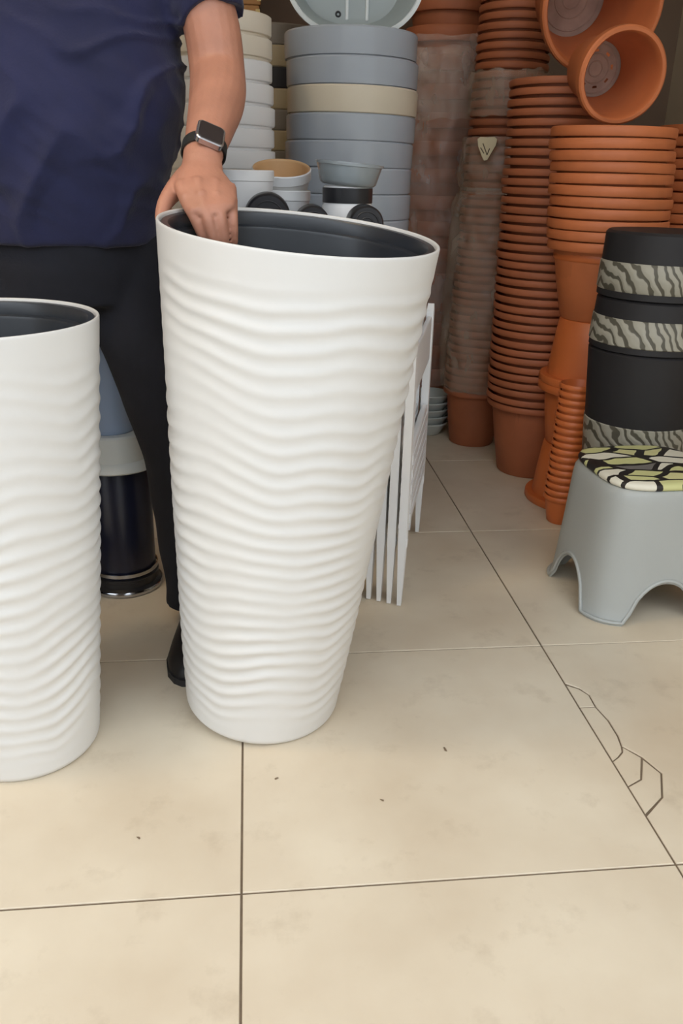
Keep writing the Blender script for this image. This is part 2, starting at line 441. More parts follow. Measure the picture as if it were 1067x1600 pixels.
# ================================================================== PERSON
def person():
    t = thing('person', 'person in navy short-sleeved shirt and dark trousers gripping the tall white planter', 'person', (0, 0, 0))
    t.location = (-0.31, 1.60, 0)
    off = Vector(t.location)
    def L(VF): return [tuple(Vector(v) - off) for v in VF[0]], VF[1]
    sh_ = Vector((-.122, 1.615, 1.310)); el = Vector((-.046, 1.548, 1.045)); wr = Vector((-.066, 1.372, .912))
    parts = []
    # arm holding the planter
    P, Q = smoothpath([sh_, (-.090, 1.592, 1.22), (-.056, 1.565, 1.12), el + Vector((0, .004, 0)), (-.046, 1.505, 1.000), (-.056, 1.44, .955), wr, (-.066, 1.352, .893)],
                      [.040, .044, .046, .0455, .0455, .0375, (.0300, .0225), (.0305, .020)], 5)
    parts.append(tube(P, Q, 20))
    # hand: palm block then fingers over the rim
    P, Q = smoothpath([wr, (-.068, 1.352, .894), (-.067, 1.328, .878), (-.060, 1.302, .864), (-.056, 1.288, .855)],
                      [(.029, .020), (.031, .019), (.040, .018), (.043, .0155), (.041, .0125)], 4)
    parts.append(tube(P, Q, 20))
    kn = [(-.088, 1.287, .853), (-.0662, 1.283, .857), (-.0440, 1.286, .856), (-.0232, 1.294, .850)]
    ln_ = [(.030, .024, .018), (.033, .027, .020), (.031, .025, .019), (.025, .019, .016)]
    sx = [.42, .26, .14, .04]
    tips = []
    for k, (a, b, sxx) in enumerate(zip(kn, ln_, sx)):
        r0 = .0096 if k < 3 else .0084
        p0 = Vector(a); d1 = Vector((sxx, -.66, -.72)).normalized(); d2 = Vector((sxx, -.10, -1)).normalized(); d3 = Vector((sxx, .26, -1)).normalized()
        p1 = p0 + d1 * b[0]; p2 = p1 + d2 * b[1]; p3 = p2 + d3 * b[2]
        P, Q = smoothpath([p0 - d1 * .022 + Vector((0, .006, .004)), p0, p1, p2, p3], [r0, r0 * 1.05, r0 * .98, r0 * .88, r0 * .72], 4)
        parts.append(tube(P, Q, 12))
        parts.append(ellipsoid(tuple(p0 + Vector((0, -.001, .004))), (.0095, .0085, .008), 10, 8))
        tips.append((p3, d3))
    P, Q = smoothpath([(-.074, 1.356, .894), (-.090, 1.346, .880), (-.108, 1.330, .864), (-.121, 1.306, .846), (-.126, 1.286, .828)], [.018, .0195, .0150, .0112, .0085], 4)
    parts.append(tube(P, Q, 12))
    # the other arm, hanging
    P, Q = smoothpath([(-.498, 1.62, 1.310), (-.533, 1.62, 1.20), (-.555, 1.61, 1.06), (-.558, 1.585, .95), (-.553, 1.555, .835)],
                      [.040, .043, .042, .042, (.024, .028)], 5)
    parts.append(tube(P, Q, 18))
    P, Q = smoothpath([(-.553, 1.555, .835), (-.551, 1.545, .80), (-.548, 1.535, .755)], [(.022, .028), (.019, .038), (.014, .040)], 4)
    parts.append(tube(P, Q, 18))
    for k, yy in enumerate((-.030, -.011, .009, .028)):
        ll = (.062, .072, .068, .052)[k]
        b0 = Vector((-.548, 1.537 + yy, .757)); 
        P, Q = smoothpath([b0 + Vector((0, 0, .02)), b0, b0 + Vector((.004, -.003, -ll * .5)), b0 + Vector((.016, -.003, -ll))], [.0088, .009, .0083, .0066], 4)
        parts.append(tube(P, Q, 12))
    P, Q = smoothpath([(-.546, 1.530, .815), (-.538, 1.505, .785), (-.530, 1.494, .755)], [.013, .0115, .008], 4)
    parts.append(tube(P, Q, 12))
    # trunk and legs under the clothes, neck, head
    tr = []
    for z, cx, rx, ry in ((.78, -.32, .135, .095), (.95, -.305, .165, .115), (1.15, -.307, .165, .11), (1.30, -.309, .155, .085), (1.36, -.31, .09, .06)):
        tr.append([(cx + rx * math.cos(2 * PI * k / 24), 1.63 + ry * math.sin(2 * PI * k / 24), z) for k in range(24)])
    parts.append(loft(tr))
    parts.append(tube([(-.135, 1.615, 1.315), (-.31, 1.63, 1.32), (-.485, 1.62, 1.315)], [.036, .05, .036], 16, ref=(0, 0, 1)))
    for hx, kx, ank, ay in ((-.232, -.160, -.125, 1.535), (-.400, -.455, -.505, 1.60)):
        P, Q = smoothpath([(hx, 1.63, .80), (kx, 1.585, .43), (ank, ay + .02, .09)], [.07, .042, .032], 5)
        parts.append(tube(P, Q, 14))
    parts.append(tube([(-.31, 1.635, 1.34), (-.31, 1.615, 1.43), (-.31, 1.60, 1.49)], [.056, .052, .052], 16))
    hc = Vector((-.308, 1.575, 1.545))
    parts.append(ellipsoid(hc + Vector((0, .012, .025)), (.074, .092, .088), 24, 16))
    parts.append(ellipsoid(hc + Vector((0, -.022, -.035)), (.058, .066, .074), 24, 16))
    parts.append(ellipsoid(hc + Vector((0, -.040, -.085)), (.030, .036, .026), 16, 10))
    parts.append(tube([hc + Vector((0, -.080, .020)), hc + Vector((0, -.094, -.005)), hc + Vector((0, -.102, -.024))], [.008, .011, .014], 10))
    for s in (-1, 1):
        parts.append(ellipsoid(hc + Vector((s * .074, .012, -.008)), (.009, .019, .030), 12, 8))
        parts.append(ellipsoid(hc + Vector((s * .012, -.096, -.024)), (.009, .009, .007), 10, 8))
        parts.append(ellipsoid(hc + Vector((s * .030, -.072, .022)), (.022, .016, .008), 12, 8))
    parts.append(ellipsoid(hc + Vector((0, -.084, -.056)), (.024, .010, .006), 12, 8))
    parts.append(ellipsoid(hc + Vector((0, -.082, -.066)), (.020, .010, .007), 12, 8))
    body = link('body', fuse('body', L(join(*parts)), 'skin', .0026, 3), t); body['label'] = 'bare arm and hand, skin'
    for s in (-1, 1):
        e = link('eye', mesh('eye', *L(ellipsoid(hc + Vector((s * .029, -.071, .008)), (.012, .010, .0065), 16, 10)), 'eye_white'), t)
        link('iris', mesh('iris', *L(ellipsoid(hc + Vector((s * .029, -.0795, .007)), (.0052, .003, .0052), 12, 8)), 'black_plastic'), e)
    V, F = ellipsoid(hc + Vector((0, .020, .036)), (.080, .096, .090), 32, 24)
    keep = [f for f in F if sum(V[i][2] for i in f) / len(f) > hc.z + .055 - max(0, (sum(V[i][1] for i in f) / len(f) - hc.y)) * 1.3]
    link('hair', mesh('hair', *L((V, keep)), 'hair_black'), t)

    # shirt
    sp = []; rings = []
    for z, cx, cy, rx, ry in ((.765, -.325, 1.632, .163, .128), (.80, -.322, 1.630, .164, .138), (.86, -.317, 1.625, .172, .150), (.93, -.309, 1.622, .190, .158), (1.0, -.304, 1.622, .200, .158),
                              (1.1, -.306, 1.627, .198, .15), (1.2, -.308, 1.63, .198, .14), (1.29, -.309, 1.632, .190, .12), (1.35, -.31, 1.635, .15, .092), (1.39, -.31, 1.635, .085, .07)):
        rings.append([(cx + rx * abs(math.cos(a)) ** .85 * (1 if math.cos(a) > 0 else -1), cy + ry * abs(math.sin(a)) ** .85 * (1 if math.sin(a) > 0 else -1), z)
                      for a in (2 * PI * k / 40 for k in range(40))])
    sp.append(loft(rings))
    for pts in ([(-.19, 1.625, 1.325), (-.118, 1.612, 1.30), (-.084, 1.588, 1.215), (-.060, 1.568, 1.135), (-.058, 1.566, 1.127)],
                [(-.42, 1.625, 1.325), (-.50, 1.62, 1.30), (-.535, 1.62, 1.215), (-.548, 1.615, 1.135), (-.549, 1.615, 1.127)]):
        P, Q = smoothpath(pts, [.075, .073, .066, .061, .058], 4)
        sp.append(tube(P, Q, 24, dome=False))
    me = fuse('shirt', L(join(*sp)), 'shirt_navy', .0055, 7)
    nn = [v.normal.copy() for v in me.vertices]
    for v, vn in zip(me.vertices, nn):
        p = v.co + off
        q = Vector((p.x * 5.5, p.y * 5.5, p.z * 13)) + Vector((0, 0, p.x * 9))
        a = noise.noise(q) * .55 + .45 * (1 - abs(noise.noise(q * 1.7 + Vector((3, 5, 1)))) * 2)
        w = noise.noise(Vector((p.x * 2.2 + 3, p.y * 2.2, p.z * 5 + p.x * 4))) * 1.6
        fold = max(0, 1 - abs(noise.noise(Vector((p.x * 3 + w, p.y * 3, p.z * 9 - p.x * 8 + w)))) * 5) ** 1.5 - .25
        fade = min(1, max(0, (1.25 - p.z) / .25))
        v.co += vn * ((a * .012 - .004 + fold * .011) * fade * min(1, max(.25, (p.z - .765) / .06)))
    shirt = link('shirt', me, t); shirt['label'] = 'navy short-sleeved shirt'
    # trousers
    tp = []; rings = []
    for z, cx, rx, ry in ((.86, -.318, .150, .115), (.80, -.320, .160, .122), (.72, -.322, .164, .120), (.66, -.322, .160, .11)):
        rings.append([(cx + rx * math.cos(2 * PI * k / 32), 1.632 + ry * math.sin(2 * PI * k / 32), z) for k in range(32)])
    tp.append(loft(rings))
    for pts in ([(-.236, 1.632, .76), (-.214, 1.622, .62), (-.182, 1.600, .50), (-.160, 1.585, .40), (-.142, 1.572, .25), (-.130, 1.562, .13), (-.127, 1.558, .050)],
                [(-.405, 1.632, .76), (-.425, 1.622, .62), (-.445, 1.610, .50), (-.462, 1.60, .40), (-.485, 1.60, .25), (-.50, 1.61, .13), (-.503, 1.61, .050)]):
        P, Q = smoothpath(pts, [.086, .082, .070, .064, .060, .058, .060], 5)
        tp.append(tube(P, Q, 24, dome=False))
    me = fuse('trousers', L(join(*tp)), 'trouser_dark', .006, 6)
    nn = [v.normal.copy() for v in me.vertices]
    for v, vn in zip(me.vertices, nn):
        p = v.co + off
        a = noise.noise(Vector((p.x * 8, p.y * 8, p.z * 14 + p.x * 12)))
        v.co += vn * a * .006
    link('trousers', me, t)['label'] = 'dark trousers'
    # shoes
    for x, y, rz in ((-.112, 1.60, R(-4)), (-.505, 1.65, R(8))):
        rings = []
        for s, wd, ht in ((.0, .018, .045), (.015, .032, .062), (.06, .037, .072), (.11, .040, .066), (.16, .045, .052), (.21, .046, .042), (.245, .038, .034), (.268, .024, .024), (.276, .010, .014)):
            rings.append([(wd * math.cos(a), -s, .010 + max(-.15, math.sin(a)) * ht * (1 if math.sin(a) > 0 else .06)) for a in (2 * PI * k / 24 for k in range(24))])
        V, F = loft(rings); Mx = Matrix.Rotation(rz, 3, 'Z')
        so = link('shoe', mesh('shoe', V, F, 'shoe_black'), t, Vector((x, y, 0)) - off, (0, 0, rz))
        out = []
        for s, wd in ((-.004, .014), (.008, .030), (.06, .036), (.11, .038), (.16, .045), (.21, .047), (.248, .039), (.272, .024), (.282, .008)): out.append((wd, -s))
        pl = [(a, b) for a, b in out] + [(-a, b) for a, b in reversed(out)]
        n = len(pl); V = [(a, b, 0.0005) for a, b in pl] + [(a, b, .014) for a, b in pl]
        F = [tuple(reversed(range(n))), tuple(range(n, 2 * n))] + [(k, (k + 1) % n, n + (k + 1) % n, n + k) for k in range(n)]
        link('sole', mesh('sole', V, F, 'sole', smooth=False), so)
    # watch
    d = (Vector((-.066, 1.352, .893)) - Vector((-.060, 1.41, .935))).normalized()
    nrm = Vector((.34, -.80, .55)); nrm = (nrm - d * nrm.dot(d)).normalized(); sd = d.cross(nrm)
    c = Vector((-.0645, 1.385, .9205))
    ref = (Vector((1, 0, 0)) - d * d.x).normalized(); vv = d.cross(ref)
    rings = []
    for u, e in ((-.011, .0008), (-.011, .0030), (.011, .0030), (.011, .0008)):
        rings.append([c + d * u + ref * ((.0312 + e) * math.cos(2 * PI * k / 40)) + vv * ((.0240 + e) * math.sin(2 * PI * k / 40)) for k in range(40)])
    V, F = loft(rings + [rings[0]], cap=False)
    wt = link('watch', mesh('watch', *L((V, F)), 'watch_strap', angle=40), t); wt['label'] = 'black strapped smartwatch on the wrist'
    # distance from axis to skin along the normal
    ca, cb = nrm.dot(ref), nrm.dot(vv); k = 1 / math.sqrt((ca / .0312) ** 2 + (cb / .0240) ** 2)
    cc = c + nrm * (k + .0035)
    def rrect(hu, hv, rr, h0, h1, m, nm, dome=0):
        pts = []
        for qx, qy, a0 in ((1, 1, 0), (-1, 1, 90), (-1, -1, 180), (1, -1, 270)):
            for s in range(6):
                a = R(a0 + 90 * s / 5); pts.append((qx * (hu - rr) + rr * math.cos(a), qy * (hv - rr) + rr * math.sin(a)))
        rg = [[cc + sd * (x * sc) + d * (y * sc) + nrm * h for x, y in pts] for sc, h in ((.92, h0), (1, h0 + .0015), (1, h1 - .0015), (.94, h1))]
        V, F = loft(rg)
        return link(nm, mesh(nm, *L((V, F)), m, angle=35), wt)
    rrect(.0215, .0222, .008, -.005, .0058, 'watch_case', 'watch_case')['label'] = 'silver watch case'
    rrect(.0192, .0198, .006, .003, .0066, 'watch_screen', 'watch_screen')['label'] = 'dark watch screen'
    return t
person()

# ================================================================== TERRACOTTA
def pot_profile(Rm, rb, Hh, rh, th=.0038, flare=.88):
    rw = rb + (Rm * flare - rb) * 1.0
    return [(0, 0), (rb - .004, 0), (rb, .004), (rb + (rw - rb) * .55, (Hh - rh) * .5), (rw, Hh - rh), (Rm - .002, Hh - rh), (Rm, Hh - rh + .003), (Rm, Hh - .004), (Rm - .003, Hh),
            (Rm - th, Hh), (Rm - th - .001, Hh - .004), (rw - th, Hh - rh - .004), (rb - th + .001, .010), (0, .010)]
def pot_mesh(m, *a, **k):
    return mesh('plant_pot', *lathe(pot_profile(*a, **k), 44), m, angle=38)
ORD = 'first second third fourth fifth sixth seventh eighth ninth tenth eleventh twelfth thirteenth fourteenth fifteenth sixteenth seventeenth eighteenth nineteenth'.split()
TENS = {2: ('twentieth', 'twenty'), 3: ('thirtieth', 'thirty'), 4: ('fortieth', 'forty'), 5: ('fiftieth', 'fifty')}
def ordinal(n):
    if n < 20: return ORD[n - 1]
    return TENS[n // 10][0] if n % 10 == 0 else TENS[n // 10][1] + '-' + ORD[n % 10 - 1]
def nested(me, n, x, y, z0, pitch, lean=(0, 0), jit=.002, lab=None, lab_top=None, lab_bot=None, group=None, cat='plant pot', name='plant_pot', mats=None):
    out = []
    for k in range(n):
        z = z0 + k * pitch
        mm = me if mats is None else mats[k]
        o = link(name, mm, None, (x + lean[0] * k * pitch + random.uniform(-jit, jit), y + lean[1] * k * pitch + random.uniform(-jit, jit), z), (R(random.uniform(-.5, .5)), R(random.uniform(-.5, .5)), random.uniform(0, 6)))
        l = lab + ', ' + ordinal(n - k) + ' from the top'
        if k == n - 1 and lab_top: l = lab_top
        if k == 0 and lab_bot: l = lab_bot
        tag(o, l, cat, group); out.append(o)
    out[0].rotation_euler = (0, 0, 0)
    return out

# tall rim stack in the middle of the terracotta corner
mm = pot_mesh('terracotta_brown', .148, .097, .238, .0175)
nested(mm, 37, .895, 2.490, 0, .0250, (-.022, 0), .0018,
       'brown terracotta pot in the tall column of thin rims',
       'top terracotta pot of the tall rim column, under the biggest lying pot',
       'lowest pot of the tall rim column, its whole brown body showing on the floor', 'terracotta pots of the tall rim column')
# right hand column: mouth to mouth and base to base pots, then a nested run of thick rims
hp = .178
m2 = pot_mesh('terracotta_bright', .142, .104, hp, .022, flare=.86)
cx, cy = .957, 2.228
zlab = ['upside-down orange pot on the floor at the foot of the right column', 'upright orange pot standing on the upturned floor pot',
        'upside-down orange pot balanced mouth to mouth above the small rim stack', 'upright smooth orange pot under the run of thick rims']
for k in range(4):
    inv = k % 2 == 0
    o = link('plant_pot', m2, None, (cx + random.uniform(-.004, .004), cy + random.uniform(-.002, .002), hp * k + (hp if inv else 0)), (PI if inv else 0, 0, random.random() * 6))
    tag(o, zlab[k], 'plant pot', 'terracotta pots of the right column')
m3 = pot_mesh('terracotta', .156, .100, .205, .0235)
nested(m3, 11, .952, 2.228, .535, .0272, (-.085, 0), .002,
       'terracotta pot in the thick rims of the right column',
       'top thick-rimmed terracotta pot carrying the smaller lying pot', None, 'thick rimmed terracotta pots')
# small tilted rim stack
m4 = pot_mesh('terracotta_bright', .050, .034, .082, .013)
nested(m4, 17, .852, 2.058, 0, .0195, (.022, 0), .0012,
       'small orange pot nested beside the black planters',
       'top small orange pot with open mouth on the narrow stack', 'lowest small orange pot of the narrow stack on the floor', 'small nested orange pots')
# shadowed column with film
m5 = pot_mesh('terracotta_brown', .112, .078, .20, .018)
nested(m5, 54, .787, 2.800, 0.0, .0258, (.025, 0), .0018,
       'terracotta pot in the partly film-wrapped column', 'top terracotta pot of the film-wrapped column',
       'dark lowest pot of the film-wrapped column', 'terracotta pots of the film wrapped column')
# wide pots wrapped in film, furthest back
m6 = pot_mesh('terracotta_brown', .150, .10, .22, .046, flare=.88)
nested(m6, 17, .690, 3.130, 0, .086, (0, 0), .003,
       'wide terracotta pot stacked in film at the back', 'uppermost wide terracotta pot rising out of the film',
       'lowest wide terracotta pot of the wrapped back stack', 'wide terracotta pots in film')
# stack beyond, towards the right wall
nested(m3, 30, 1.30, 2.42, 0, .0285, (.01, 0), .002,
       'terracotta pot in the stack by the side wall', 'top pot of the far right terracotta stack', 'lowest pot of the far right terracotta stack', 'terracotta pots by the side wall')

# lying pots with their mouths to the lens
def lying(Rm, rb, Ln, mouth, label, nh, m):
    t = thing('lying_pot', label, 'plant pot', mouth)
    tilt = math.atan2(Rm - rb, Ln)
    t.rotation_euler = (R(90) + tilt * .95, 0, 0)       # local +z leaves the mouth towards the lens
    prof = [(rb, -Ln), (rb + .004, -Ln + .004), (Rm * .90, -.03), (Rm - .001, -.03), (Rm, -.026), (Rm, -.004), (Rm - .004, 0), (Rm - .011, 0), (Rm - .014, -.004), (Rm * .86, -.034), (rb - .006, -Ln + .010)]
    link('pot_wall', mesh('pot_wall', *lathe(prof, 56), m, angle=38), t)
    # base disc with real drainage holes
    seg, rows = 48, 12
    V = []; F = []
    for i in range(rows + 1):
        r = max(.0005, (rb - .003) * i / rows)
        V += [(r * math.cos(2 * PI * k / seg), r * math.sin(2 * PI * k / seg), -Ln + .006) for k in range(seg)]
    for i in range(rows):
        for k in range(seg):
            if i in (7,) and nh and (k % (seg // nh)) in (0, 1): continue
            k2 = (k + 1) % seg
            F.append((i * seg + k, i * seg + k2, (i + 1) * seg + k2, (i + 1) * seg + k))
    b = link('pot_base', mesh('pot_base', V, F, 'terracotta_dusty', smooth=False), t); b['label'] = 'dusty grey inside of the pot base'
    for rr in (.25, .48, .8):
        pr = [(rb * rr - .002, -Ln + .006), (rb * rr - .001, -Ln + .0085), (rb * rr + .001, -Ln + .0085), (rb * rr + .002, -Ln + .006)]
        link('moulded_ring', mesh('moulded_ring', *lathe(pr, 40), 'terracotta_dusty'), b)
    return t
lying(.158, .098, .26, (.908, 2.345, 1.138 + .160), 'biggest terracotta pot lying on its side, dusty grey base inside', 0, 'terracotta')
lying(.106, .070, .19, (.890, 2.120, 1.012 + .106), 'smaller terracotta pot lying on its side, dotted with drainage holes', 8, 'terracotta')

# plastic film
def film(name, label, x, y, zs, rs, mt, amp=.010, seed=0, seg=96, nz=60, squash=1.0, arc=None):
    V = []; F = []
    for i in range(nz + 1):
        u = i / nz; z = zs[0] + (zs[-1] - zs[0]) * u
        for a, b, ra, rb in zip(zs, zs[1:], rs, rs[1:]):
            if (a <= z <= b) or (b <= z <= a):
                s = (z - a) / (b - a); s = s * s * (3 - 2 * s); r = ra + (rb - ra) * s
        for k in range(seg):
            th = 2 * PI * k / seg
            q = Vector((math.cos(th) * 2.2 + seed, math.sin(th) * 2.2, z * 7))
            dd = noise.noise(q) * amp * 1.2 + (1 - 2 * abs(noise.noise(q * 2.1 + Vector((0, 0, th))))) * amp * .6
            V.append(((r + abs(dd)) * math.cos(th), (r + abs(dd)) * math.sin(th) * squash, z + noise.noise(Vector((math.cos(th) * 3, math.sin(th) * 3, seed + u))) * .012))
    for i in range(nz):
        for k in range(seg):
            F.append((i * seg + k, i * seg + (k + 1) % seg, (i + 1) * seg + (k + 1) % seg, (i + 1) * seg + k))
    return tag(link(name, mesh(name, V, F, mt), None, (x, y, 0)), label, 'plastic wrap', 'clear plastic film on the pot stacks')
film('plastic_wrap', 'clear crumpled film over the wide terracotta stack at the back', .690, 3.130, [.16, .30, .6, .9, 1.10, 1.20, 1.27], [.165, .160, .156, .157, .158, .160, .170], 'film', .026, 1, nz=120)
film('plastic_wrap', 'whitish gathered film collar near the top of the wide terracotta stack', .690, 3.130, [1.06, 1.12, 1.20, 1.26, 1.30], [.172, .176, .178, .184, .196], 'film', .034, 11, nz=50)
film('plastic_wrap', 'cloudy bulging film bag low on the wrapped column, below the white tie', .799, 2.800, [.20, .27, .36, .5, .66, .78, .838], [.119, .128, .142, .138, .136, .130, .118], 'film_cloudy', .014, 3, nz=70)
film('plastic_wrap', 'loose film sleeve carrying the paper tag, just above the white tie', .810, 2.800, [.852, .90, .98, 1.00], [.118, .132, .124, .122], 'film_cloudy', .012, 5, nz=40)
film('plastic_wrap', 'short band of film high on the wrapped column', .815, 2.800, [1.06, 1.10, 1.16, 1.185], [.118, .121, .121, .119], 'film_cloudy', .008, 8, nz=30)
tag(link('tie', mesh('tie', *lathe([(.116, .836), (.1235, .836), (.125, .841), (.125, .850), (.1235, .855), (.116, .855)], 60, close=True), 'film_cloudy', angle=60), None, (.808, 2.800, 0)),
    'pale strap tied round the wrapped column under the paper tag', 'strap')
def paper_tag():
    pts = []
    for (px, pz) in ((-.030, .028), (-.022, .034), (0, .033), (.022, .034), (.030, .028), (.028, .012), (.014, -.014), (.006, -.030), (-.004, -.032), (-.012, -.020), (-.026, .008)): pts.append((px, pz))
    n = len(pts)
    V = [(x, -.0006, z) for x, z in pts] + [(x, .0006, z) for x, z in pts]
    F = [tuple(range(n)), tuple(reversed(range(n, 2 * n)))] + [(k, n + k, n + (k + 1) % n, (k + 1) % n) for k in range(n)]
    t = tag(link('paper_tag', mesh('paper_tag', V, F, 'paper_tag', smooth=False), None, (.722, 2.672, .965), (R(-4), 0, R(-28))), 'cream shield-shaped paper tag on the film of the wrapped column', 'tag')
    for a, b in (((-.012, .016), (.004, -.016)), ((.004, -.016), (.010, .002)), ((-.018, .004), (-.006, -.012))):
        d = Vector((b[0] - a[0], 0, b[1] - a[1])); nn = Vector((-d.z, 0, d.x)).normalized() * .0014
        q = [Vector((a[0], -.0012, a[1])) + nn, Vector((a[0], -.0012, a[1])) - nn, Vector((b[0], -.0012, b[1])) - nn, Vector((b[0], -.0012, b[1])) + nn]
        V = q + [v + Vector((0, .0008, 0)) for v in q]
        link('printed_stroke', mesh('printed_stroke', V, [(0, 1, 2, 3), (7, 6, 5, 4), (0, 4, 5, 1), (1, 5, 6, 2), (2, 6, 7, 3), (3, 7, 4, 0)], 'ink', smooth=False), t)
paper_tag()

# ================================================================== BLACK AND GREY PLANTERS
def black_planter(z0, Hh, rt, rb, band, label):
    """upturned tapering planter: wide mouth at the bottom; band = (z0, z1) of the zebra strip"""
    t = thing('black_planter', label, 'planter', (.960, 1.912, z0), group='black planters with zebra bands')
    rad = lambda z: rb + (rt - rb) * z / Hh
    link('planter_body', mesh('planter_body', *lathe([(rb - .006, 0), (rb, .002), (rad(Hh * .5), Hh * .5), (rt, Hh - .006), (rt - .006, Hh), (0, Hh), (0, Hh - .006), (rt - .008, Hh - .006), (rb - .008, .002)], 56), 'black_matte', angle=40), t)
    a, b = band
    e = .0022
    bd = link('zebra_band', mesh('zebra_band', *lathe([(rad(a), a), (rad(a) + e, a + .002), (rad(b) + e, b - .002), (rad(b), b)], 64), 'zebra', angle=50), t)
    bd['label'] = 'grey zebra embossed band'
black_planter(0.0, .5195, .141, .100, (.05, .344), 'lowest black planter with grey zebra band, behind the printed stool')
black_planter(.520, .1195, .137, .142, (.015, .077), 'middle black planter with narrow zebra band')
black_planter(.640, .146, .136, .140, (.016, .080), 'topmost black planter with zebra band')

# ================================================================== STOOL
def stool():
    x, y = .868, 1.640
    t = thing('stool', 'grey plastic step stool with arched feet and leaf-printed pad', 'stool', (x, y, 0), (0, 0, R(3)))
    Hs = .300; N = 96
    def outline(h, p=3.6):
        o = []
        for k in range(N):
            a = 2 * PI * k / N; c, s = math.cos(a), math.sin(a)
            r = h / (abs(c) ** p + abs(s) ** p) ** (1 / p); o.append((r * c, r * s, a))
        return o
    rowsz = [0, .006, .02, .04, .06, .08, .095, .105, .12, .16, .22, .27, .288, .297, .300]
    def hs(z): 
        h = .158 - .020 * (z / Hs) ** .8
        if z < .02: h += .004
        if z > .28: h -= ((z - .28) / .02) ** 2 * .008
        return h
    def arch(a):  # bottom edge height at angle a: arches centred on every side
        d = abs(((a + PI / 4) % (PI / 2)) - PI / 4); wdt = .47
        return .095 * math.sqrt(max(0, 1 - (d / wdt) ** 2)) if d < wdt else 0
    V = []; F = []
    for lay in (0, 1):
        for z in rowsz:
            for (px, py, a) in outline(hs(z) - lay * .005):
                b = arch(a); zz = b + (Hs - b) * (z / Hs) if z < Hs else z
                f = (hs(zz) - lay * .005) / (hs(z) - lay * .005)
                V.append((px * f, py * f, zz - lay * .004 * (z > .27)))
    nr = len(rowsz)
    for lay in (0, 1):
        o = lay * nr * N
        for i in range(nr - 1):
            for k in range(N): F.append((o + i * N + k, o + i * N + (k + 1) % N, o + (i + 1) * N + (k + 1) % N, o + (i + 1) * N + k))
        F.append(tuple(range(o + (nr - 1) * N, o + nr * N)))
    for k in range(N): F.append((k, (k + 1) % N, nr * N + (k + 1) % N, nr * N + k))
    link('stool_body', mesh('stool_body', V, F, 'stool_grey', angle=55), t)['label'] = 'grey plastic body'
    # raised bead round the bottom edge and arches
    rg = []
    for (px, py, a), k in zip(outline(.1585), range(N)):
        b = arch(a); f = hs(b) / .1585
        rg.append(Vector((px * f, py * f, b + .007)))
    V = []; F = []
    for k, p in enumerate(rg):
        tdir = (rg[(k + 1) % N] - rg[k - 1]).normalized(); on = Vector((p.x, p.y, 0)).normalized(); on = (on - tdir * on.dot(tdir)).normalized(); bn = tdir.cross(on)
        V += [p + (on * math.cos(q * PI / 3) + bn * math.sin(q * PI / 3)) * .0045 for q in range(6)]
    for k in range(N):
        for q in range(6): F.append((k * 6 + q, ((k + 1) % N) * 6 + q, ((k + 1) % N) * 6 + (q + 1) % 6, k * 6 + (q + 1) % 6))
    link('edge_bead', mesh('edge_bead', V, F, 'stool_grey'), t)
    V = []; F = []
    pr = [(.126, .2995), (.132, .303), (.134, .308), (.131, .314), (.120, .3175), (.06, .3185)]
    for h, z in pr: V += [(px, py, z) for px, py, a in outline(h)]
    for i in range(len(pr) - 1):
        for k in range(N): F.append((i * N + k, i * N + (k + 1) % N, (i + 1) * N + (k + 1) % N, (i + 1) * N + k))
    F.append(tuple(range((len(pr) - 1) * N, len(pr) * N)))
    link('seat_pad', mesh('seat_pad', V, F, 'leaf_print'), t)['label'] = 'seat pad printed with yellow and white leaves outlined in black'
stool()

# ================================================================== FOLDED WHITE CHAIRS
def folded_chair(k, label):
    ox = .318 - .0212 * k; oy = 1.598 + .012 * k
    t = thing('folded_chair', label, 'chair', (ox, oy, 0), (0, R(-1.2), math.atan2(.43, .128)), group='folded white plastic chairs')
    th = .0092
    def fin(prof, x0):
        n = len(prof)
        V = [(x0 + x, -th * s, z) for x, z, s in prof] + [(x0 + x, th * s, z) for x, z, s in prof]
        F = [tuple(range(n)), tuple(reversed(range(n, 2 * n)))] + [(q, n + q, n + (q + 1) % n, (q + 1) % n) for q in range(n)]
        return V, F
    Lw = .42
    for x0, d in ((0, 1), (Lw, -1)):
        P = [(0, .002, .5), (d * .018, .0, .5), (d * .034, .15, .95), (d * .036, .52, 1), (d * .03, .585, .9), (d * .012, .60, .8), (-d * .002, .585, .9), (-d * .004, .16, .98)]
        link('leg', mesh('leg', *fin(P, x0), 'white_plastic', smooth=False), t)
    seat = link('seat', bevbox('seat', 'white_plastic', .04, Lw - .04, -.008, .006, .17, .36, .004), t)
    for q in range(5):
        link('slat', bevbox('slat', 'white_plastic', .045, Lw - .045, -.0105, -.008, .185 + q * .034, .207 + q * .034, .001, 1), seat)
    link('backrest', bevbox('backrest', 'white_plastic', .04, Lw - .04, -.006, .006, .47, .575, .004), t)
    for x0 in (.018, Lw - .018):
        link('hinge', mesh('hinge', *[[(x0 + x, y, z + .150) for x, z, y in lathe([(0, -.010), (.010, -.010), (.012, -.008), (.012, .008), (.010, .010), (0, .010)], 20)[0]], lathe([(0, -.010), (.010, -.010), (.012, -.008), (.012, .008), (.010, .010), (0, .010)], 20)[1]], 'white_plastic', angle=40), t)
for k, lb in enumerate(('folded white plastic chair, outermost on the right of the row behind the planter', 'second folded white chair from the right behind the planter',
                        'third folded white chair from the right behind the planter', 'innermost folded white chair, nearest the planter')):
    folded_chair(k, lb)

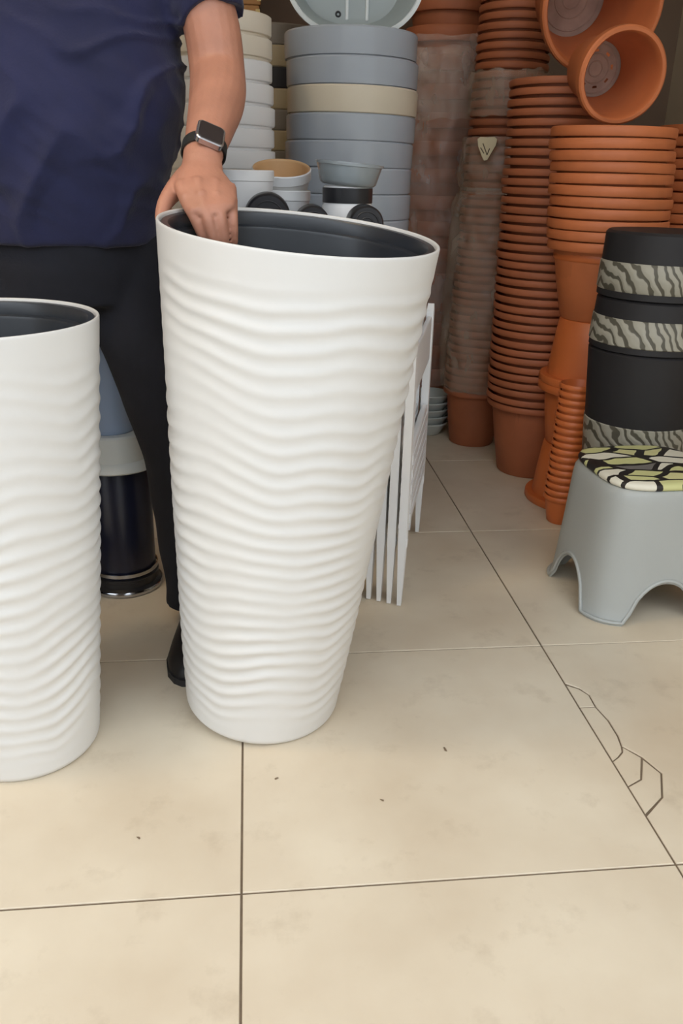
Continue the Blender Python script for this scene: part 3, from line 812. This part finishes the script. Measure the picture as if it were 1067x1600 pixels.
# ================================================================== TABLE AND SMALL WARES BEHIND THE PLANTER
TZ = .772
tb = thing('display_table', 'small dark wooden table hidden behind the tall planter', 'table', (.10, 1.76, 0))
link('table_top', bevbox('table_top', 'table_dark', -.175, .175, -.19, .17, TZ - .022, TZ, .003), tb)
for sx in (-.13, .06):
    for sy in (-.165, .145):
        link('leg', bevbox('leg', 'table_dark', sx - .014, sx + .014, sy - .014, sy + .014, 0, TZ - .022, .002), tb)
def tub(x, y, z, r, h, label, tilt=0, inside='tan_inside', outer='white_plastic', rb=.8):
    t = thing('tub', label, 'tub', (x, y, z), (R(tilt), 0, 0), group='white tubs on the table')
    link('tub_wall', mesh('tub_wall', *lathe([(0, 0), (r * rb - .003, 0), (r * rb, .003), (r * .97, h - .02), (r, h - .019), (r, h - .002), (r - .002, h)], 44), outer, angle=40), t)
    link('tub_inside', mesh('tub_inside', *lathe([(r - .002, h), (r - .005, h - .001), (r - .006, h - .004), (r * rb - .004, .006), (0, .006)], 44), inside, angle=60), t)
    return t
tub(.072, 1.835, TZ, .058, .085, 'upright white tub under the tilted tan-lined tub', inside='cream_plastic')
tub(.070, 1.850, TZ + .068, .061, .062, 'white tub with tan inside, tilted towards the lens', tilt=17)
tub(-.006, 1.735, TZ, .058, .122, 'white tub with tan inside beside the hand', tilt=0)
def jar():
    t = thing('jar', 'white jar with black band under the clear bowl', 'jar', (.196, 1.735, TZ))
    link('jar_body', mesh('jar_body', *lathe([(0, 0), (.046, 0), (.050, .004), (.050, .060), (.048, .064), (.048, .094), (.045, .098), (0, .098)], 44), 'white_plastic', angle=40), t)
    link('jar_band', mesh('jar_band', *lathe([(.0482, .066), (.0495, .0665), (.0495, .0935), (.0482, .094)], 44), 'black_plastic', angle=40), t)['label'] = 'black lid band'
jar()
tag(link('bowl', mesh('bowl', *lathe([(0, 0), (.050, 0), (.055, .004), (.064, .036), (.067, .037), (.067, .041), (.063, .041), (.052, .007), (0, .004)], 48), 'clear_bowl', angle=40), None, (.196, 1.735, TZ + .0985), (R(2), R(4), 0)),
    'clear grey bowl resting on the black-banded jar', 'bowl')
def black_pot(x, y, r, label):
    t = tag(link('black_pot', mesh('black_pot', *lathe([(0, 0), (r * .86, 0), (r * .93, .003), (r * .97, .010), (r, .05), (r - .003, .052), (r * .92, .010), (0, .008)], 40), 'black_plastic', angle=40), None, (x, y, TZ + r), (R(-90), 0, 0)), label, 'plant pot', 'small black pots lying on the table')
    for q in (.35, .65):
        link('base_ring', mesh('base_ring', *lathe([(r * q - .0015, 0), (r * q - .0007, -.0014), (r * q + .0007, -.0014), (r * q + .0015, 0)], 36), 'black_plastic'), t)
black_pot(.036, 1.602, .043, 'largest small black pot lying base-out next to the hand')
black_pot(.119, 1.605, .033, 'middle small black pot lying base-out behind the planter rim')
black_pot(.218, 1.600, .034, 'right-hand small black pot lying base-out behind the planter rim')

# ================================================================== STACKS OF BINS AND PLANTERS AT THE BACK
def binmesh(r, rb, h, m, rim=.05):
    return mesh('storage_bin', *lathe([(0, 0), (rb, 0), (rb + .004, .004), (r * .965, h - rim), (r - .001, h - rim), (r, h - rim + .003), (r + .001, h - .004), (r - .002, h), (r - .005, h), (r - .006, h - .004), (r * .95, h - rim), (rb - .001, .006), (0, .005)], 64), m, angle=35)
bg_, bb_, bw_ = (binmesh(.163, .135, .42, q, .058) for q in ('bin_grey', 'bin_beige', 'bin_white'))
seq = [bg_] * 14; seq[11] = bb_; seq[5] = bw_; seq[4] = bw_
so = nested(bg_, 14, .262, 2.300, 0, .0602, (-.002, 0), .0015, 'grey translucent bin in the tall bin stack', 'topmost grey bin of the bin stack, under the round basin', 'lowest grey bin of the stack standing on the floor',
            'nested grey storage bins', 'bin', 'storage_bin', seq)
so[11]['label'] = 'beige bin, third from the top of the grey bin stack'
so[5]['label'] = 'upper of the two off-white bins low in the grey bin stack'; so[4]['label'] = 'lower of the two off-white bins low in the grey bin stack'
def basin():
    top = 13 * .0602 + .42
    t = thing('basin', 'round grey basin standing on edge on top of the bin stack', 'basin', (.262, 2.27, top + .163))
    t.rotation_euler = (R(86), 0, 0)
    N = 72
    def row(r, z, p=2.5):
        return [(r / (abs(math.cos(a)) ** p + abs(math.sin(a)) ** p) ** (1 / p) * math.cos(a), r / (abs(math.cos(a)) ** p + abs(math.sin(a)) ** p) ** (1 / p) * math.sin(a), z) for a in (2 * PI * k / N for k in range(N))]
    V, F = loft([row(.135, -.10), row(.165, -.004), row(.168, 0), row(.163, .001), row(.158, -.006), row(.128, -.090), row(.110, -.095)])
    link('basin_body', mesh('basin_body', V, F, 'basin_grey', angle=50), t)
    V, F = loft([row(.1685, -.010), row(.173, -.008), row(.174, .002), row(.166, .0035), row(.164, .001)], cap=False)
    link('rim', mesh('rim', V, F, 'basin_edge', angle=50), t)['label'] = 'pale rolled rim'
    for x, y in ((-.03, -.105), (.062, -.118), (-.07, -.05), (.03, -.04), (.09, -.03), (0, .05)):
        V, F = lathe([(.003, 0), (.0045, .002), (.006, .002), (.0075, 0)], 20)
        link('drain_hole', mesh('drain_hole', [(a + x, b + y, c - .094) for a, b, c in V], F, 'black_plastic'), t)
    link('moulded_rib', bevbox('moulded_rib', 'basin_edge', .038, .046, -.118, .10, -.096, -.090, .002), t)
    link('moulded_rib', bevbox('moulded_rib', 'basin_edge', -.012, -.004, -.118, .10, -.096, -.091, .002), t)
basin()
wm = mesh('white_planter', *lathe([(0, 0), (.090, 0), (.094, .004), (.118, .26), (.1235, .262), (.125, .266), (.125, .298), (.122, .30), (.119, .30), (.117, .296), (.09, .006), (0, .005)], 56), 'white_plastic', angle=35)
cm = wm.copy(); cm.materials.clear(); cm.materials.append(MATS['cream_plastic'])
sq = [wm] * 21; sq[19] = cm; sq[20] = cm
w2 = nested(wm, 21, -.040, 2.110, 0, .0452, (-.03, 0), .0015, 'white planter in the column behind the arm', 'topmost cream planter of the white column behind the arm', 'lowest white planter of the column behind the arm', 'nested white planters', 'planter', 'white_planter', sq)
w2[19]['label'] = 'second cream planter from the top of the white column behind the arm'
cols = ['grey_brown', 'khaki', 'black_matte', 'khaki', 'grey_brown']
mk = {c: binmesh(.118, .09, .26, c, .05) for c in cols}
k0 = ['grey_brown'] * 14 + ['khaki', 'grey_brown', 'khaki', 'black_matte', 'khaki', 'grey_brown']
for k, c in enumerate(k0):
    o = link('storage_bin', mk[c], None, (.085, 2.66, k * .0525), (0, 0, random.random() * 6))
    lb = {14: 'lowest khaki bin of the narrow stack glimpsed left of the grey bins', 16: 'khaki bin just under the black one in the narrow stack', 17: 'black bin in the narrow stack glimpsed left of the grey bins',
          18: 'khaki bin just above the black one in the narrow stack', 19: 'topmost grey-brown bin of the narrow stack', 15: 'grey-brown bin between two khaki bins in the narrow stack', 0: 'lowest grey-brown bin of the narrow stack'}.get(k, 'grey-brown bin low in the narrow stack, ' + ordinal(20 - k) + ' from the top')
    tag(o, lb, 'bin', 'bins of the narrow stack')

# cartons against the back wall
def carton(x, y, z, sx, sy, sz, label):
    t = thing('cardboard_box', label, 'box', (x, y, z), (0, 0, R(random.uniform(-2, 2))), group='cardboard boxes by the back wall')
    link('box_body', bevbox('box_body', 'carton', -sx / 2, sx / 2, -sy / 2, sy / 2, 0, sz, .004), t)
    link('flap_seam', bevbox('flap_seam', 'carton_tape', -sx / 2 - .001, sx / 2 + .001, -.025, .025, sz - .03, sz + .001, .0004, 1), t)
    link('corner_tape', bevbox('corner_tape', 'carton_tape', sx / 2 - .012, sx / 2 + .001, -sy / 2 - .001, -sy / 2 + .012, 0.01, sz - .01, .0004, 1), t)
for k, lb in enumerate(('lowest cardboard box against the back wall', 'second cardboard box up, behind the white column', 'third cardboard box up, behind the white column', 'top cardboard box with pale taped edge above the white column')):
    carton(-.17, 3.12, k * .4515, .43, .40, .45, lb)

# pale dishes on the floor at the back
ds = mesh('dish', *lathe([(0, 0), (.043, 0), (.047, .003), (.070, .042), (.073, .043), (.073, .048), (.069, .048), (.044, .007), (0, .004)], 44), 'glass_white', angle=40)
nested(ds, 5, .650, 2.905, 0, .0265, (0, 0), .002, 'pale dish in the low floor stack behind the chairs', 'top pale dish of the low stack on the floor', None, 'pale dishes on the floor', 'dish', 'dish')

# navy bin with tub and bucket between the legs
bn = thing('waste_bin', 'dark navy cylindrical bin with chrome base ring behind the legs', 'bin', (-.298, 1.755, 0))
link('bin_body', mesh('bin_body', *lathe([(0, .012), (.066, .012), (.070, .02), (.072, .29), (.069, .295), (0, .295)], 48), 'bin_navy', angle=40), bn)
link('base_ring', mesh('base_ring', *lathe([(0, 0), (.080, 0), (.083, .004), (.081, .012), (.073, .017), (.073, .030), (.076, .032), (.076, .037), (.071, .040), (0, .040)], 48), 'black_plastic', angle=40), bn)
link('chrome_band', mesh('chrome_band', *lathe([(.0735, .0445), (.0755, .045), (.0755, .053), (.0735, .0535)], 48), 'chrome', angle=40), bn)['label'] = 'chrome band'
link('chrome_band', mesh('chrome_band', *lathe([(.0825, .0125), (.0845, .010), (.0845, .004), (.0835, .002)], 48), 'chrome', angle=40), bn)['label'] = 'chrome band'
tag(link('dish_cover', mesh('dish_cover', *lathe([(.092, 0), (.094, .003), (.088, .012), (.078, .020), (.074, .072), (.070, .076), (0, .076), (0, .072), (.070, .070), (.074, .016), (.089, .003)], 48), 'bin_white', angle=40), None, (-.298, 1.755, .2952)),
    'off-white upturned tub on top of the navy bin', 'tub')
tag(link('bucket', mesh('bucket', *lathe([(0, 0), (.052, 0), (.055, .004), (.060, .19), (.063, .191), (.063, .202), (.060, .203), (.057, .195), (.052, .006), (0, .005)], 48), 'pale_blue', angle=40), None, (-.305, 1.755, .3712)),
    'pale blue bucket standing on the upturned tub between the legs', 'bucket')

# chips lying on the floor
def crumb(x, y, s, lb):
    V = [Vector((random.uniform(-1, 1) * s, random.uniform(-.5, .5) * s, random.uniform(0, .5) * s)) for _ in range(9)] + [Vector((s, 0, 0)), Vector((-s, 0, 0))]
    bm = bmesh.new(); [bm.verts.new(v) for v in V]; bmesh.ops.convex_hull(bm, input=bm.verts)
    zmin = min(v.co.z for v in bm.verts)
    me = bpy.data.meshes.new('floor_chip'); bm.to_mesh(me); bm.free(); me.materials.append(MATS['crumb'])
    tag(link('floor_chip', me, None, (x, y, -zmin + .0003), (0, 0, random.random() * 3)), lb, 'debris', 'chips on the floor')
crumb(.028, 1.055, .0035, 'tiny dark chip on the floor just in front of the tall planter')
crumb(.188, .993, .004, 'small pale chip on the floor tile right of the dark chip')
crumb(.313, 1.105, .006, 'largest chip on the floor right of the tall planter')
crumb(-.175, .945, .004, 'thin chip on the floor tile in front of the shorter planter')
